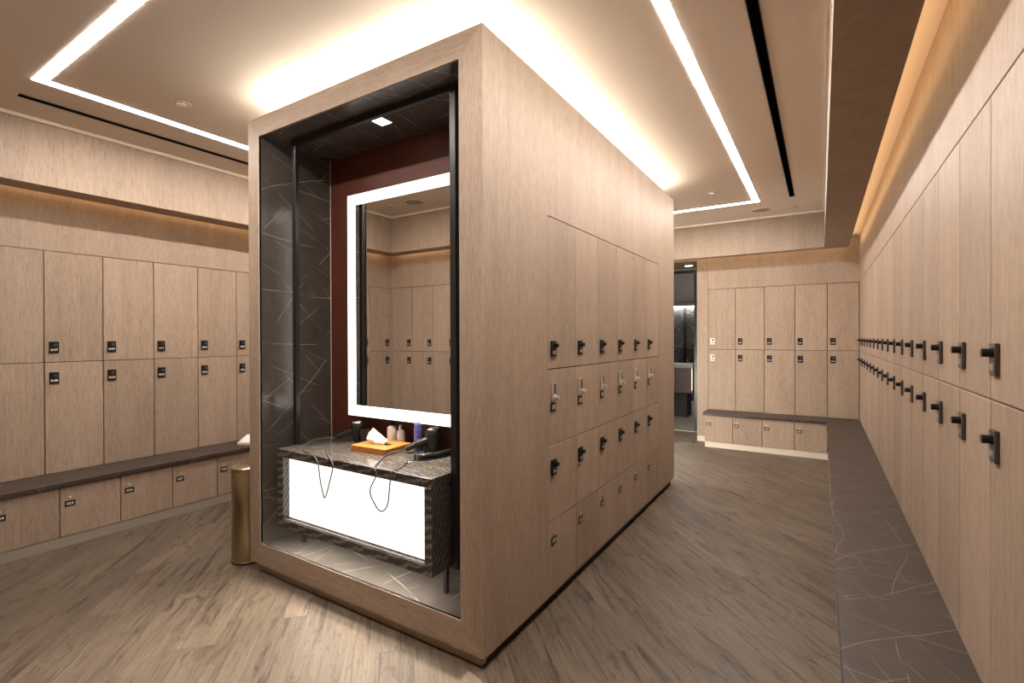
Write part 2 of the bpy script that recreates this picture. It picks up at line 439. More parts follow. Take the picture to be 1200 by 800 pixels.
for n, d in ((5, (BL, BL+.012, BN, BF, ZC-.022, ZC)), (6, (BR-.012, BR, BN, BF, ZC-.022, ZC)), (7, (BL+.012, BR-.012, BF-.012, BF, ZC-.022, ZC)), (8, (BL+.012, BR-.012, BN, BN+.012, ZC-.022, ZC))):
    struct(box('trim_%d' % n, trim_white, d), 'thin pale trim where ceiling meets bulkhead')

def ring(x0, x1, y0, y1, w, z0, z1):
    m = MB()
    m.box(x0, x1, y0, y0+w, z0, z1); m.box(x0, x1, y1-w, y1, z0, z1)
    m.box(x0, x0+w, y0+w, y1-w, z0, z1); m.box(x1-w, x1, y0+w, y1-w, z0, z1)
    return m
t = empty('linear_light', (-2.217, 3.5, ZC))
tag(t, 'rectangular line of white light set in the ceiling', 'light')
lx0, lx1, ly0, ly1, lw = -3.856+2.217, -.577+2.217, .925-3.5, 6.085-3.5, .058
for d in ((lx0, lx1, ly0, ly0+lw), (lx0, lx1, ly1-lw, ly1), (lx0, lx0+lw, ly0+lw, ly1-lw), (lx1-lw, lx1, ly0+lw, ly1-lw)):
    box('diffuser', led_ceiling, (*d, -.0015, .02), t)
for (x0, x1, y0, y1, lab) in ((-4.186, -4.142, .94, 6.05, 'long black air slot in the ceiling above the left bench'), (-.285, -.236, .94, 6.055, 'long black air slot in the ceiling beside the right bulkhead')):
    t = empty('air_slot', ((x0+x1)/2, (y0+y1)/2, ZC)); tag(t, lab, 'air vent', 'ceiling air slots')
    hx, hy = (x1-x0)/2, (y1-y0)/2
    box('slot', slot_m, (-hx, hx, -hy, hy, -.001, .02), t)
    for k in (-1, 1): box('edge_profile', black_m, (k*hx-.002, k*hx+.002, -hy, hy, -.004, .0), t)
def ceiling_disc(name, x, y, r, label, cat, style):
    t = empty(name, (x, y, ZC)); tag(t, label, cat, 'round ceiling fittings')
    if style == 'speaker':
        build('rim', MB().lathe([(r, 0), (r, -.004), (r*.93, -.006), (r*.93, 0)], 32, cap0=False, cap1=False), paint, t, smooth=True)
        build('grille', MB().lathe([(r*.93, -.003), (0.001, -.003)], 32, cap0=False, cap1=False), plain('speaker_grille', (.36,.31,.26), .8, noise=.25, scale=400), t)
    else:
        build('base', MB().lathe([(r, 0), (r, -.004), (r*.82, -.007)], 28), paint, t, smooth=True)
        build('sensor', MB().lathe([(r*.55, -.007), (r*.5, -.013), (r*.3, -.015)], 24), trim_white if style == 'smoke' else plain('grey_fitting', (.35,.31,.28), .5), t, smooth=True)
ceiling_disc('smoke_detector', -3.449, 1.533, .052, 'small round ceiling detector near the left light line', 'detector', 'smoke')
ceiling_disc('smoke_detector', -.949, 5.458, .050, 'small round ceiling detector beyond the oak block', 'detector', 'smoke')
ceiling_disc('ceiling_speaker', -.60, 6.50, .105, 'flat round speaker grille in far ceiling near the light corner', 'speaker', 'speaker')
ceiling_disc('ceiling_sprinkler', -.248, 6.50, .042, 'small grey round fitting at the far end of the right air slot', 'sprinkler', 'small')
ceiling_disc('ceiling_speaker', -3.80, .275, .105, 'round speaker grille in the ceiling reflected in the mirror', 'speaker', 'speaker')
ceiling_disc('ceiling_sprinkler', -4.14, .30, .042, 'small round ceiling fitting reflected in the mirror', 'sprinkler', 'small')

# ------------------------------------------------------------------ lockers
# local frame of a locker: x to the viewer's right, y into the wall, z up; origin at the lower left front corner
_cache = {}
def cached(key, fn):
    if key not in _cache: _cache[key] = fn()
    return _cache[key]
def door_mesh(w, h, gx):
    return cached(('door', round(w,4), round(h,4), gx), lambda: MB().box(gx, w-gx, 0, .018, GAP*1.15, h-GAP*1.15).mesh('door', oak_v, .0012))
def body_mesh(w, h, d):
    def f():
        m = MB(); e = .0006
        m.box(e, .016, .0195, d, e, h-e); m.box(w-.016, w-e, .0195, d, e, h-e)
        m.box(.016, w-.016, .0195, d, e, .016); m.box(.016, w-.016, .0195, d, h-.016, h-e)
        m.box(.016, w-.016, d-.01, d, .016, h-.016)
        return m.mesh('body', carcass_m)
    return cached(('body', round(w,4), round(h,4), d), f)
def text_mesh(s, size, wide, mat_):
    def f():
        cu = bpy.data.curves.new('number', 'FONT'); cu.body = s; cu.size = size; cu.extrude = .0004; cu.offset = size*.022
        cu.align_x = 'CENTER'; cu.align_y = 'CENTER'; cu.resolution_u = 2
        ob = bpy.data.objects.new('number', cu); COL.objects.link(ob)
        bpy.context.view_layer.update()
        me = bpy.data.meshes.new_from_object(ob.evaluated_get(bpy.context.evaluated_depsgraph_get()))
        bpy.data.objects.remove(ob); bpy.data.curves.remove(cu)
        for v in me.vertices:            # stand it up in the x-z plane, facing -y
            x, y, z = v.co; v.co = (x*wide, -z, y)
        me.materials.clear(); me.materials.append(mat_); me.name = 'number'
        return me
    return cached(('txt', s, size, wide), f)
def knob_mesh(r, ln, mat_, key):
    def f():
        m = MB().lathe([(r*1.12, 0), (r*1.12, ln*.16), (r, ln*.2), (r, ln*.94), (r*.86, ln)], 14)
        m.v = [(x, -z, y) for x, y, z in m.v]
        return m.mesh('knob', mat_, smooth=True)
    return cached(('knob', key), f)

PLW, PLH = .056, .086
def lock_black(door, x, z, number=None, plate_mat=None, plain_label=True, white=False):
    """black lock with thumb turn; x, z = lower left corner of its plate on the door"""
    pm = white_plastic if white else (plate_mat or black_lock)
    link('lock_plate', cached(('plate', pm.name), lambda: MB().box(0, PLW, -.010, 0, 0, PLH).mesh('lock_plate', pm, .003, segs=2)), door, (x, 0, z))
    link('knob', knob_mesh(.0115, .022, chrome if white else black_lock, 'w' if white else 'b'), door, (x+.034, -.010, z+.061))
    if number: link('number', text_mesh(number, .0225, 1.18, digit_m), door, (x+PLW/2, -.0104, z+.022))
    elif plain_label: link('number_label', cached(('lab', white), lambda: MB().box(0, .034, -.0008, 0, 0, .017).mesh('number_label', label_m)), door, (x+.011, -.010, z+.015))
def lock_flat(door, x, z, number=None):
    """lock with a low ring instead of a thumb turn, white number below"""
    link('lock_plate', cached(('plate', black_lock.name), lambda: MB().box(0, PLW, -.010, 0, 0, PLH).mesh('lock_plate', black_lock, .003, segs=2)), door, (x, 0, z))
    def f():
        m = MB().lathe([(.0125, 0), (.0125, .004), (.0095, .004), (.0095, .0015)], 18, cap1=True)
        m.v = [(a, -c, b) for a, b, c in m.v]; return m.mesh('lock_ring', bronze_lock, smooth=True)
    link('lock_ring', cached('ring', f), door, (x+.036, -.010, z+.062))
    if number: link('number', text_mesh(number, .0235, 1.20, digit_m), door, (x+PLW/2, -.0104, z+.024))
    else: link('number_label', cached(('lab2',), lambda: MB().box(0, .042, -.0008, 0, 0, .015).mesh('number_label', label_m)), door, (x+.007, -.010, z+.018))
def lock_key(door, x, z, number=None):
    """brass key cylinder above a small number plate"""
    def f():
        m = MB().lathe([(.0085, 0), (.0085, .004), (.0065, .006), (.0030, .006), (.0028, .003)], 16)
        m.v = [(a, -c, b) for a, b, c in m.v]; return m.mesh('key_cylinder', brass_small, smooth=True)
    link('key_cylinder', cached('keycyl', f), door, (x+.029, 0, z+.062))
    link('number_plate', cached('nplate', lambda: MB().box(0, .058, -.004, 0, 0, .040).mesh('number_plate', black_lock, .0015)), door, (x, 0, z))
    if number: link('number', text_mesh(number, .0235, 1.15, digit_m), door, (x+.029, -.0044, z+.0195))
    else: link('number_label', cached('lab3', lambda: MB().box(0, .042, -.0008, 0, 0, .022).mesh('number_label', label_m)), door, (x+.008, -.004, z+.009))
def lock_keypad(door, x, z):
    """silver push-button lock over a square number plate"""
    link('keypad', cached('kpad', lambda: MB().box(0, .036, -.014, 0, 0, .098).mesh('keypad', silver, .004, segs=2)), door, (x+.008, 0, z+.060))
    def fb():
        m = MB()
        for r in range(5):
            for c in range(2): m.box(.009+c*.011, .0165+c*.011, -.0165, -.013, .040+r*.011, .0475+r*.011)
        return m.mesh('buttons', black_lock)
    o = link('buttons', cached('kbtn', fb), door, (x+.008, 0, z+.060)); 
    link('knob', knob_mesh(.011, .024, silver, 'kp'), door, (x+.026, -.014, z+.082))
    link('number_plate', cached('sqplate', lambda: MB().box(0, .056, -.005, 0, 0, .052).mesh('number_plate', black_lock, .002)), door, (x, 0, z))
    link('number_label', cached('sqlab', lambda: MB().box(0, .034, -.0008, 0, 0, .026).mesh('number_label', label_m)), door, (x+.011, -.005, z+.013))

def locker(name, loc, rotz, w, h, d, label, group, lock, gx=.0030, **kw):
    t = empty(name, loc, rotz); tag(t, label, 'locker', group)
    link('body', body_mesh(w, h, d), t)
    dr = link('door', door_mesh(w, h, gx), t)
    lock(dr, **kw)
    return t
ORD = ['first','second','third','fourth','fifth','sixth','seventh','eighth','ninth','tenth','eleventh','twelfth','thirteenth','fourteenth','fifteenth','sixteenth','seventeenth','eighteenth','nineteenth','twentieth']
PI2 = math.pi/2
HU, HL, P = ZL-ZR, ZR-ZBN-.0005, .35

# left wall: seams every 35 cm; numbers as in the photo
seams = [.6715 + P*k + .0 for k in range(0)]
left_cols = [(1.215+P*k, k) for k in range(-1, 6)]         # k = 0 carries 047 / 048
for y, k in left_cols:
    up, lo = 47+2*k, 48+2*k
    if k == -1: lu, ll = 'upper oak locker cut by the left edge of the photo', 'lower oak locker cut by the left edge of the photo'
    elif k <= 4: lu, ll = 'upper left wall locker, plate reading 0%d, %s from the photo edge' % (up, ORD[k+1]), 'lower left wall locker, plate reading 0%d, %s from the photo edge' % (lo, ORD[k+1])
    else: lu, ll = 'upper oak locker on the left wall hidden behind the block', 'lower oak locker on the left wall hidden behind the block'
    locker('locker', (XW, y, ZR), PI2, P, HU, .50, lu, 'upper lockers on the left wall', lock_flat, x=.025, z=.067, number='%03d' % up)
    locker('locker', (XW, y, ZBN), PI2, P, HL, .50, ll, 'lower lockers on the left wall', lock_flat, x=.025, z=HL-.160, number='%03d' % lo)
locker('locker', (XW, .671, ZR), PI2, .194, HU, .50, 'narrow upper oak locker left of the photo frame', 'upper lockers on the left wall', lock_flat, x=.025, z=.067)
locker('locker', (XW, .671, ZBN), PI2, .194, HL, .50, 'narrow lower oak locker left of the photo frame', 'lower lockers on the left wall', lock_flat, x=.025, z=HL-.160)
for q, y in enumerate((YB+.02, YB+.37)):
    s = ('beside the reflected room corner', 'by the black post')[q]
    locker('locker', (XW, y, ZR), PI2, P, HU, .50, 'upper left wall locker seen in the mirror %s' % s, 'left wall lockers seen in the mirror', lock_flat, x=.025, z=.067)
    locker('locker', (XW, y, ZBN), PI2, P, HL, .50, 'lower left wall locker seen in the mirror %s' % s, 'left wall lockers seen in the mirror', lock_flat, x=.025, z=HL-.160)
struct(box('wall_left_corner', oak_v, (XW-.03, XW, YB, YB+.0185, ZBN+.001, ZL)), 'narrow oak filler in the reflected room corner')

# wall behind the viewer, seen in the mirror
for k in range(8):
    x1 = -4.445 + P*k
    w = ORD[k]
    locker('locker', (x1, YB, ZR), math.pi, P, HU, .50, 'upper locker on the wall behind the viewer, %s from the left corner in the mirror' % w, 'upper lockers behind the viewer', lock_flat, x=.025, z=.067)
    locker('locker', (x1, YB, ZBN), math.pi, P, HL, .50, 'lower locker on the wall behind the viewer, %s from the left corner in the mirror' % w, 'lower lockers behind the viewer', lock_flat, x=.025, z=HL-.160)

# far wall
fs = [-1.317, -.9715, -.626, -.2795, .066, .387]
fw = ['nearest the doorway', 'second from the doorway', 'third from the doorway', 'fourth from the doorway', 'in the far right corner']
for k in range(5):
    w = fs[k+1]-fs[k]
    kw = dict(white=True) if k == 0 else {}
    lk = lock_black if k == 0 else lock_flat
    locker('locker', (fs[k], YF, ZR), 0, w, HU, .50, 'upper oak locker on the far wall %s%s' % (fw[k], ' with white lock' if k == 0 else ''), 'upper lockers on the far wall', lk, x=.030, z=.067, **kw)
    locker('locker', (fs[k], YF, ZBN), 0, w, HL, .50, 'lower oak locker on the far wall %s%s' % (fw[k], ' with white lock' if k == 0 else ''), 'lower lockers on the far wall', lk, x=.030, z=HL-.157, **kw)

# right wall: first = the one at the right edge of the photo
for k in range(-3, 16):
    y1 = 1.82 + P*k
    if k < 0: s = ('nearest column out of frame', 'second column out of frame', 'column just out of frame')[k+3]
    elif k == 0: s = 'cut by the photo edge' 
    else: s = '%s from the photo edge' % ORD[k]
    if k == 15: s = 'last before the far corner'
    locker('locker', (XR, y1, ZR), -PI2, P, HU, .50, 'upper oak locker on the right wall, %s' % s, 'upper lockers on the right wall', lock_black, x=.027, z=.067, plate_mat=bronze_lock)
    locker('locker', (XR, y1, ZBN), -PI2, P, HL, .50, 'lower oak locker on the right wall, %s' % s, 'lower lockers on the right wall', lock_black, x=.027, z=HL-.160, plate_mat=bronze_lock)

# ------------------------------------------------------------------ benches: stone top, lockers below
HB0, HB1 = .072, .418
def bench_top(dims, label, lip):
    t = empty('stone_bench', ((dims[0]+dims[1])/2, (dims[2]+dims[3])/2, HB1)); tag(t, label, 'bench', 'stone bench tops')
    cx, cy = t.location.x, t.location.y
    build('stone_slab', MB().box(dims[0]-cx, dims[1]-cx, dims[2]-cy, dims[3]-cy, .002, ZBN-HB1), stone_bench, t, bevel=.003, segs=2)
    if lip: build('edge_strip', MB().box(lip[0]-cx, lip[1]-cx, lip[2]-cy, lip[3]-cy, .0, .010), black_m, t)
bench_top((XW-.50, -4.448, YB+.36, 7.0, 0, 0), 'dark stone bench top running along the left wall', (-4.462, -4.4495, YB+.36, 7.0))
bench_top((.053, XR+.50, -.30, 7.66, 0, 0), 'long dark stone bench top along the right wall', (.0545, .066, -.30, 6.82))
bench_top((-1.325, .0525, 6.821, 7.66, 0, 0), 'dark stone bench top below the far wall lockers', (-1.325, .0525, 6.8225, 6.835))
bench_top((-4.447, -2.0, YB-.5, YB+.345, 0, 0), 'dark stone bench top behind the viewer', None)
hb = HB1-HB0
for k in range(-1, 6):
    num = 25+k
    if k <= 3: lab = 'low locker under the left bench, plate reading 0%d, %s from the photo edge' % (num, ORD[k+1])
    else: lab = 'low bench locker hidden behind the block, %s' % ('nearer one', 'farther one')[k-4]
    locker('bench_locker', (-4.465, 1.20+P*k, HB0), PI2, P, hb, .50, lab, 'low lockers under the left bench', lock_key, x=.026, z=.205, number='%03d' % num)
for k in range(2):
    locker('bench_locker', (-4.465, .15+P*k, HB0), PI2, P, hb, .50, 'low bench locker left of the photo frame, %s' % ('farther out', 'next to it')[k], 'low lockers under the left bench', lock_key, x=.026, z=.205)
fb = [-1.303, -.9645, -.622, -.2735, .064]
for k in range(4):
    locker('bench_locker', (fb[k], 6.838, HB0), 0, fb[k+1]-fb[k], hb, .50, 'low bench locker under the far bench, %s' % ('leftmost', 'second from left', 'third from left', 'rightmost')[k], 'low lockers under the far bench', lock_key, x=.022, z=.212)
for k in range(15):
    y1 = 1.82 + P*k
    if y1 > 6.8: break
    locker('bench_locker', (.068, y1, HB0), -PI2, P, hb, .50, 'low locker under the right bench, %s from the viewer' % ORD[k], 'low lockers under the right bench', lock_key, x=.026, z=.205)
struct(box('baseboard_left', skirting, (-4.54, -4.468, YB+.36, 7.0, .0005, HB0-.0005)))
struct(box('baseboard_right', skirting, (.071, .14, -.30, 6.85, .0005, HB0-.0005)))
struct(box('baseboard_far', skirt_pale, (-1.300, .068, 6.842, 6.92, .0005, HB0-.0005)))
struct(box('trim_9', skirt_pale, (DOOR_X1+.002, -1.326, YF-.010, YF-.0005, .0005, .075)), 'short pale skirting beside the doorway')

# ------------------------------------------------------------------ the oak block with the vanity niche
KX0, KX1, KY0, KY1, KZ0, KZ1 = -3.036, -1.234, 1.726, 4.970, .055, 2.807
NX0, NX1, NZ0, NZ1, NYB = -2.919, -1.364, .189, 2.690, 2.245
kc = ((KX0+KX1)/2, (KY0+KY1)/2, 0)
kiosk = empty('vanity_block', kc); tag(kiosk, 'freestanding oak block with a stone lined vanity niche', 'room divider')
def kpart(name, dims_list, mat_, bevel=0.0, parent=kiosk, prisms=()):
    m = MB()
    for d in dims_list: m.box(d[0]-kc[0], d[1]-kc[0], d[2]-kc[1], d[3]-kc[1], d[4], d[5])
    for poly, y0, y1 in prisms: m.prism_y([(p[0]-kc[0], p[1]) for p in poly], y0-kc[1], y1-kc[1])
    o = build(name, m, mat_, parent, bevel=bevel)
    return o
FT = .012
# mitred front frame, one board a side
kpart('frame_board', [], oak_v, prisms=[([(KX0,KZ0),(NX0,NZ0),(NX0,NZ1),(KX0,KZ1)], KY0, KY0+FT)])
kpart('frame_board', [], oak_v, prisms=[([(KX1,KZ0),(KX1,KZ1),(NX1,NZ1),(NX1,NZ0)], KY0, KY0+FT)])
kpart('frame_board', [], oak_x, prisms=[([(KX0,KZ1),(NX0,NZ1),(NX1,NZ1),(KX1,KZ1)], KY0, KY0+FT)])
kpart('frame_board', [], oak_x, prisms=[([(KX0,KZ0),(KX1,KZ0),(NX1,NZ0),(NX0,NZ0)], KY0, KY0+FT)])
LY0, LY1 = 2.32, 4.42
kpart('side_panel', [(KX1-.02, KX1, KY0+FT, LY0-.001, KZ0, KZ1), (KX1-.02, KX1, LY1+.001, KY1, KZ0, KZ1), (KX1-.02, KX1, LY0-.001, LY1+.001, ZL+.004, KZ1)], oak_v)
kpart('side_panel', [(KX0, KX0+.02, KY0+FT, KY1, KZ0, KZ1)], oak_v)
kpart('end_panel', [(KX0+.02, KX1-.02, KY1-.02, KY1, KZ0, KZ1)], oak_v)
kpart('end_light_panel', [(-2.70, -1.57, KY1+.0005, KY1+.006, .37, .74)], led_end)
kpart('roof', [(KX0+.02, KX1-.02, KY0+FT, KY1-.02, KZ1-.03, KZ1-.008)], carcass_m)
kpart('plinth', [(KX0+.035, KX1-.030, KY0+.06, KY1-.03, .0005, KZ0-.001)], plinth_black)
kpart('plinth_board', [(KX0+.055, KX1-.030, KY0+.022, KY0+.058, .0035, KZ0-.001)], oak_x)
kpart('floor_deck', [(KX0+.021, KX1-.021, NYB+.03, KY1-.021, KZ0, KZ0+.012)], carcass_m)
ins = .085
m = ring(KX0+ins-kc[0], KX1-ins-kc[0], KY0+ins-kc[1], KY1-ins-kc[1], .022, KZ1-.007, KZ1+.003)
build('roof_led_strip', m, led_roof, kiosk)
# stone lining
ly = KY0+FT
sl = kpart('stone_lining', [(NX0-.022, NX0, ly, NYB, NZ0-.02, NZ1+.02)], stone_niche)
kpart('stone_lining', [(NX1, NX1+.022, ly, NYB, NZ0-.02, NZ1+.02)], stone_niche)
kpart('stone_lining', [(NX0, NX1, ly, NYB, NZ1, NZ1+.02)], stone_niche)
kpart('stone_lining', [(NX0, NX1, ly, NYB, NZ0-.02, NZ0)], stone_niche)
kpart('back_panel', [(NX0-.022, NX1+.022, NYB, NYB+.02, NZ0-.02, NZ1+.02)], red_m)
kpart('edge_profile', [(NX0-.003, NX0, KY0-.001, KY0+FT, NZ0, NZ1), (NX0-.003, NX1+.003, KY0-.001, KY0+FT, NZ0-.003, NZ0), (NX0, NX0+.003, NYB-.004, NYB, NZ0, NZ1)], trim_white)

rows = [(ZR, ZL-ZR, 'tall', lock_black, dict(x=.027, z=.067)),
        (.866, ZR-.866-.0005, 'keypad', lock_keypad, dict(x=.026, z=.180)),
        (.455, .866-.455-.0005, 'third row', lock_black, dict(x=.027, z=.246)),
        (.068, .455-.068-.0005, 'bottom row', lock_key, dict(x=.028, z=.258))]
cw = ['nearest column', 'second column', 'third column', 'fourth column', 'fifth column', 'farthest column']
for z, h, nm, lk, kw in rows:
    for k in range(6):
        desc = {'tall': 'tall top row oak locker in the block side, %s', 'keypad': 'block side locker with silver keypad lock, %s', 'third row': 'third row block locker with black knob lock, %s', 'bottom row': 'bottom row block locker with brass keyhole, %s'}[nm] % cw[k]
        locker('locker', (KX1, LY0+P*k, z), PI2, P, h, .45, desc, nm + ' lockers in the block', lk, gx=.0014, **kw)
box('bottom_rail', oak_v, (KX1-.02-kc[0], KX1-kc[0], LY0-.001-kc[1], LY1+.001-kc[1], KZ0, .068), kiosk)

# ------------------------------------------------------------------ black metal frame in the niche
t = empty('metal_frame', (-2.148, 1.883, NZ0)); tag(t, 'tall black metal frame standing in the vanity niche', 'frame')
def rel(d, c): return (d[0]-c[0], d[1]-c[0], d[2]-c[1], d[3]-c[1], d[4]-c[2], d[5]-c[2])
fc = (-2.148, 1.883, NZ0)
box('post', black_m, rel((-2.800, -2.768, 1.868, 1.898, .330, NZ1-.001), fc), t, .002)
box('post', black_m, rel((-1.535, -1.498, 1.868, 1.898, .318, NZ1-.001), fc), t, .002)
box('top_bar', black_m, rel((-2.767, -1.536, 1.868, 1.898, NZ1-.036, NZ1-.001), fc), t, .002)

# ------------------------------------------------------------------ vanity
VX0, VX1, VY0, VY1, VZ0, VZ1 = -2.764, -1.540, 1.737, 2.243, .325, .788
vc = ((VX0+VX1)/2, (VY0+VY1)/2, NZ0)
van = empty('vanity', vc); tag(van, 'striped dark marble vanity with glowing white front panel', 'vanity')
ft, fl, fbm, fr = .046, .056, .046, .048
def vp(name, d, mat_, bevel=.0015): return box(name, mat_, rel(d, vc), van, bevel)
vp('counter_top', (VX0, VX1, VY0, VY1, VZ1-ft, VZ1), marble)
vp('side_slab', (VX0, VX0+fl, VY0, VY1, VZ0, VZ1-ft), marble)
vp('side_slab', (VX1-fr, VX1, VY0, VY1, VZ0, VZ1-ft), marble)
vp('bottom_slab', (VX0+fl, VX1-fr, VY0, VY1, VZ0, VZ0+fbm), marble)
vp('light_panel', (VX0+fl+.004, VX1-fr-.001, VY0+.040, VY0+.046, VZ0+fbm+.006, VZ1-ft-.001), led_panel, 0)
vp('panel_bead', (VX0+fl, VX1-fr, VY0+.012, VY0+.016, VZ0+fbm, VZ0+fbm+.005), steel, 0)
vp('back_slab', (VX0+fl, VX1-fr, VY1-.02, VY1, VZ0+fbm, VZ1-ft), carcass_m, 0)
vp('underglow_strip', (VX0+.06, VX1-.05, VY0+.012, VY0+.024, VZ0-.004, VZ0-.0005), led_under, 0)
for x in (-2.705, -1.567):
    for y in (1.872, 2.18):
        vp('leg', (x-.010, x+.010, y-.010, y+.010, NZ0+.0005, VZ0-.0005), black_m, .001)

# ------------------------------------------------------------------ mirror with lit border
MX0, MX1, MZ0, MZ1, MY = -2.619, -1.662, .948, 2.375, 2.145
mc = ((MX0+MX1)/2, NYB-.001, MZ0)
mir = empty('mirror', mc); tag(mir, 'tall wall mirror with a glowing white border', 'mirror')
bw = .074
box('housing', black_m, rel((MX0, MX1, MY+.006, NYB-.001, MZ0, MZ1), mc), mir, .001)
box('mirror_glass', mirror_m, rel((MX0+bw, MX1-bw, MY+.001, MY+.0055, MZ0+bw*.92, MZ1-bw*.92), mc), mir)
bz = bw*.92
m = MB()
for d in ((MX0, MX1, MY, MY+.0055, MZ0, MZ0+bz), (MX0, MX1, MY, MY+.0055, MZ1-bz, MZ1), (MX0, MX0+bw, MY, MY+.0055, MZ0+bz, MZ1-bz), (MX1-bw, MX1, MY, MY+.0055, MZ0+bz, MZ1-bz)): m.box(*rel(d, mc))
build('lit_border', m, led_ring, mir)

# ------------------------------------------------------------------ niche downlight
t = empty('downlight', (-2.127, 1.985, NZ1)); tag(t, 'small square downlight in the niche ceiling', 'downlight')
build('bezel', ring(-.050, .050, -.050, .050, .008, -.004, -.0005), black_m, t)
box('lens', led_down, (-.041, .041, -.041, .041, -.003, -.0005), t)

sp_d = bpy.data.lights.new('downlight_lamp', 'SPOT'); sp_d.energy = 135; sp_d.color = (1.0,.90,.76); sp_d.spot_size = math.radians(60); sp_d.spot_blend = .9; sp_d.shadow_soft_size = .035
sp = bpy.data.objects.new('downlight_lamp', sp_d); COL.objects.link(sp); sp.parent = t; sp.location = (0, 0, -.012)
sp.rotation_euler = (Vector((-1.88, 1.16, 0)) - Vector((-2.127, 1.985, NZ1))).to_track_quat('-Z', 'Y').to_euler()

# ------------------------------------------------------------------ things on the vanity
CZ = VZ1 + .0006
def rotpt(x, y, a): return (x*math.cos(a)-y*math.sin(a), x*math.sin(a)+y*math.cos(a))
# tissue tray
t = empty('tissue_box', (-2.208, 2.045, CZ), math.radians(2)); tag(t, 'flat orange wooden tissue box with white tissue pulled up', 'tissue box')
m = MB()
m.box(-.138, .138, -.108, .108, 0, .034)
build('box', m, tray_m, t, bevel=.003, segs=2)
box('slot', carcass_m, (-.075, .075, -.018, .018, .0342, .0350), t)
def crumple():
    bm = bmesh.new(); rng = random.Random(3)
    rings = []
    prof = [(.064,.030,.0), (.070,.034,.012), (.058,.036,.030), (.050,.026,.046), (.030,.016,.060), (.012,.006,.070)]
    for j, (rx, ry, z) in enumerate(prof):
        row = []
        for i in range(14):
            a = 2*math.pi*i/14
            k = 1 + (.22 if i % 2 else -.16)*(j/5+.3) + rng.uniform(-.10,.10)
            row.append(bm.verts.new((rx*k*math.cos(a) - .018*j/5*1.4, ry*k*math.sin(a), z + rng.uniform(-.005,.005)*(j>0) + .018*math.cos(a-2.6)*j/5)))
        rings.append(row)
    for j in range(5):
        for i in range(14):
            k = (i+1) % 14; bm.faces.new((rings[j][i], rings[j][k], rings[j+1][k], rings[j+1][i]))
    bm.faces.new(rings[-1])
    bmesh.ops.recalc_face_normals(bm, faces=bm.faces)
    me = bpy.data.meshes.new('tissue'); bm.to_mesh(me); bm.free(); me.materials.append(tissue_m); return me
link('tissue', crumple(), t, (-.030, 0, .0352))

def bottle(name, loc, label, cat, parts):
    t = empty(name, loc); tag(t, label, cat, 'toiletries beside the tissue box')
    for nm, mb_, mt, sm in parts: build(nm, mb_, mt, t, smooth=sm)
    return t
pump = MB().lathe([(.012, .118), (.0145, .120), (.0145, .134), (.005, .136), (.005, .152), (.010, .153), (.010, .160), (.004, .163)], 18)
spout = MB().tube([(0,0,.156), (-.018,-.004,.157), (-.034,-.008,.153)], [.005,.0045,.003], 8)
bottle('pump_bottle', (-2.262, 2.185, CZ), 'white lotion bottle with black pump top', 'bottle', [
    ('bottle_body', MB().lathe([(.026,0), (.030,.004), (.030,.096), (.026,.108), (.013,.116), (.012,.120)], 24), pump_m, True),
    ('pump', pump, black_lock, True), ('spout', spout, black_lock, True),
    ('label', MB().lathe([(.0303,.030), (.0303,.078)], 24, cap0=False, cap1=False), white_plastic, True)])
bottle('spray_bottle', (-2.188, 2.188, CZ), 'clear bottle with amber liquid beside the pump bottle', 'bottle', [
    ('bottle_body', MB().lathe([(.022,0), (.025,.003), (.025,.080), (.020,.092), (.011,.098)], 24), clear_m, True),
    ('liquid', MB().lathe([(.019,.004), (.021,.006), (.021,.060)], 20), amber_m, True),
    ('cap', MB().lathe([(.012,.098), (.014,.100), (.014,.124), (.012,.130)], 18), chrome, True)])
bottle('spray_can', (-2.008, 2.150, CZ), 'tall blue can between tissue box and right hair dryer', 'can', [
    ('can_body', MB().lathe([(.023,0), (.026,.004), (.026,.132), (.023,.140)], 24), blue_m, True),
    ('cap', MB().lathe([(.023,.140), (.0235,.142), (.0235,.160), (.019,.167), (.010,.169)], 24), plain('blue_cap', (.20,.19,.45), .35), True),
    ('label', MB().lathe([(.0263,.040), (.0263,.100)], 24, cap0=False, cap1=False), plain('can_label', (.13,.12,.40), .35, noise=.5, scale=120), True)])

def hair_dryer(loc, label, s, hdir, cord):
    t = empty('hair_dryer', loc); tag(t, label, 'hair dryer', 'hair dryers on the vanity')
    a = Vector((hdir[0], hdir[1], 0)).normalized()
    build('barrel', MB().lathe([(.024*s,0), (.026*s,.002*s), (.030*s,.030*s), (.040*s,.060*s), (.043*s,.090*s), (.041*s,.116*s), (.036*s,.124*s), (.034*s,.118*s)], 28), dryer_m, t, smooth=True)
    build('intake_ring', MB().lathe([(.0365*s,.118*s), (.0375*s,.127*s), (.031*s,.130*s), (.029*s,.119*s)], 28, cap0=False, cap1=False), chrome, t, smooth=True)
    build('grille', MB().lathe([(.030*s,.117*s), (.001,.1175*s)], 24, cap0=False, cap1=False), black_lock, t)
    h0 = a*.030*s + Vector((0,0,.066*s)); h1 = a*.085*s + Vector((0,0,.048*s)); h2 = a*.150*s + Vector((0,0,.022*s))
    build('handle', MB().tube(smooth_path([h0, h1, h2], 5), [.020*s]*4+[.018*s]*3+[.0165*s]*3+[.014*s], 14), dryer_m, t, smooth=True)
    sw = MB().box(-.005, .005, -.004, .004, -.003, .003); 
    build('switch', sw, chrome, t, loc=tuple(h1 + Vector((0,0,.0185*s))), bevel=.001)
    pts = [h2 - Vector((0,0,.002))] + [Vector(p) - Vector(loc) for p in cord]
    build('cord', MB().tube(smooth_path(pts, 7), .0034, 8), cord_m, t, smooth=True)
    return t
YC = 1.718
zt = CZ+.004
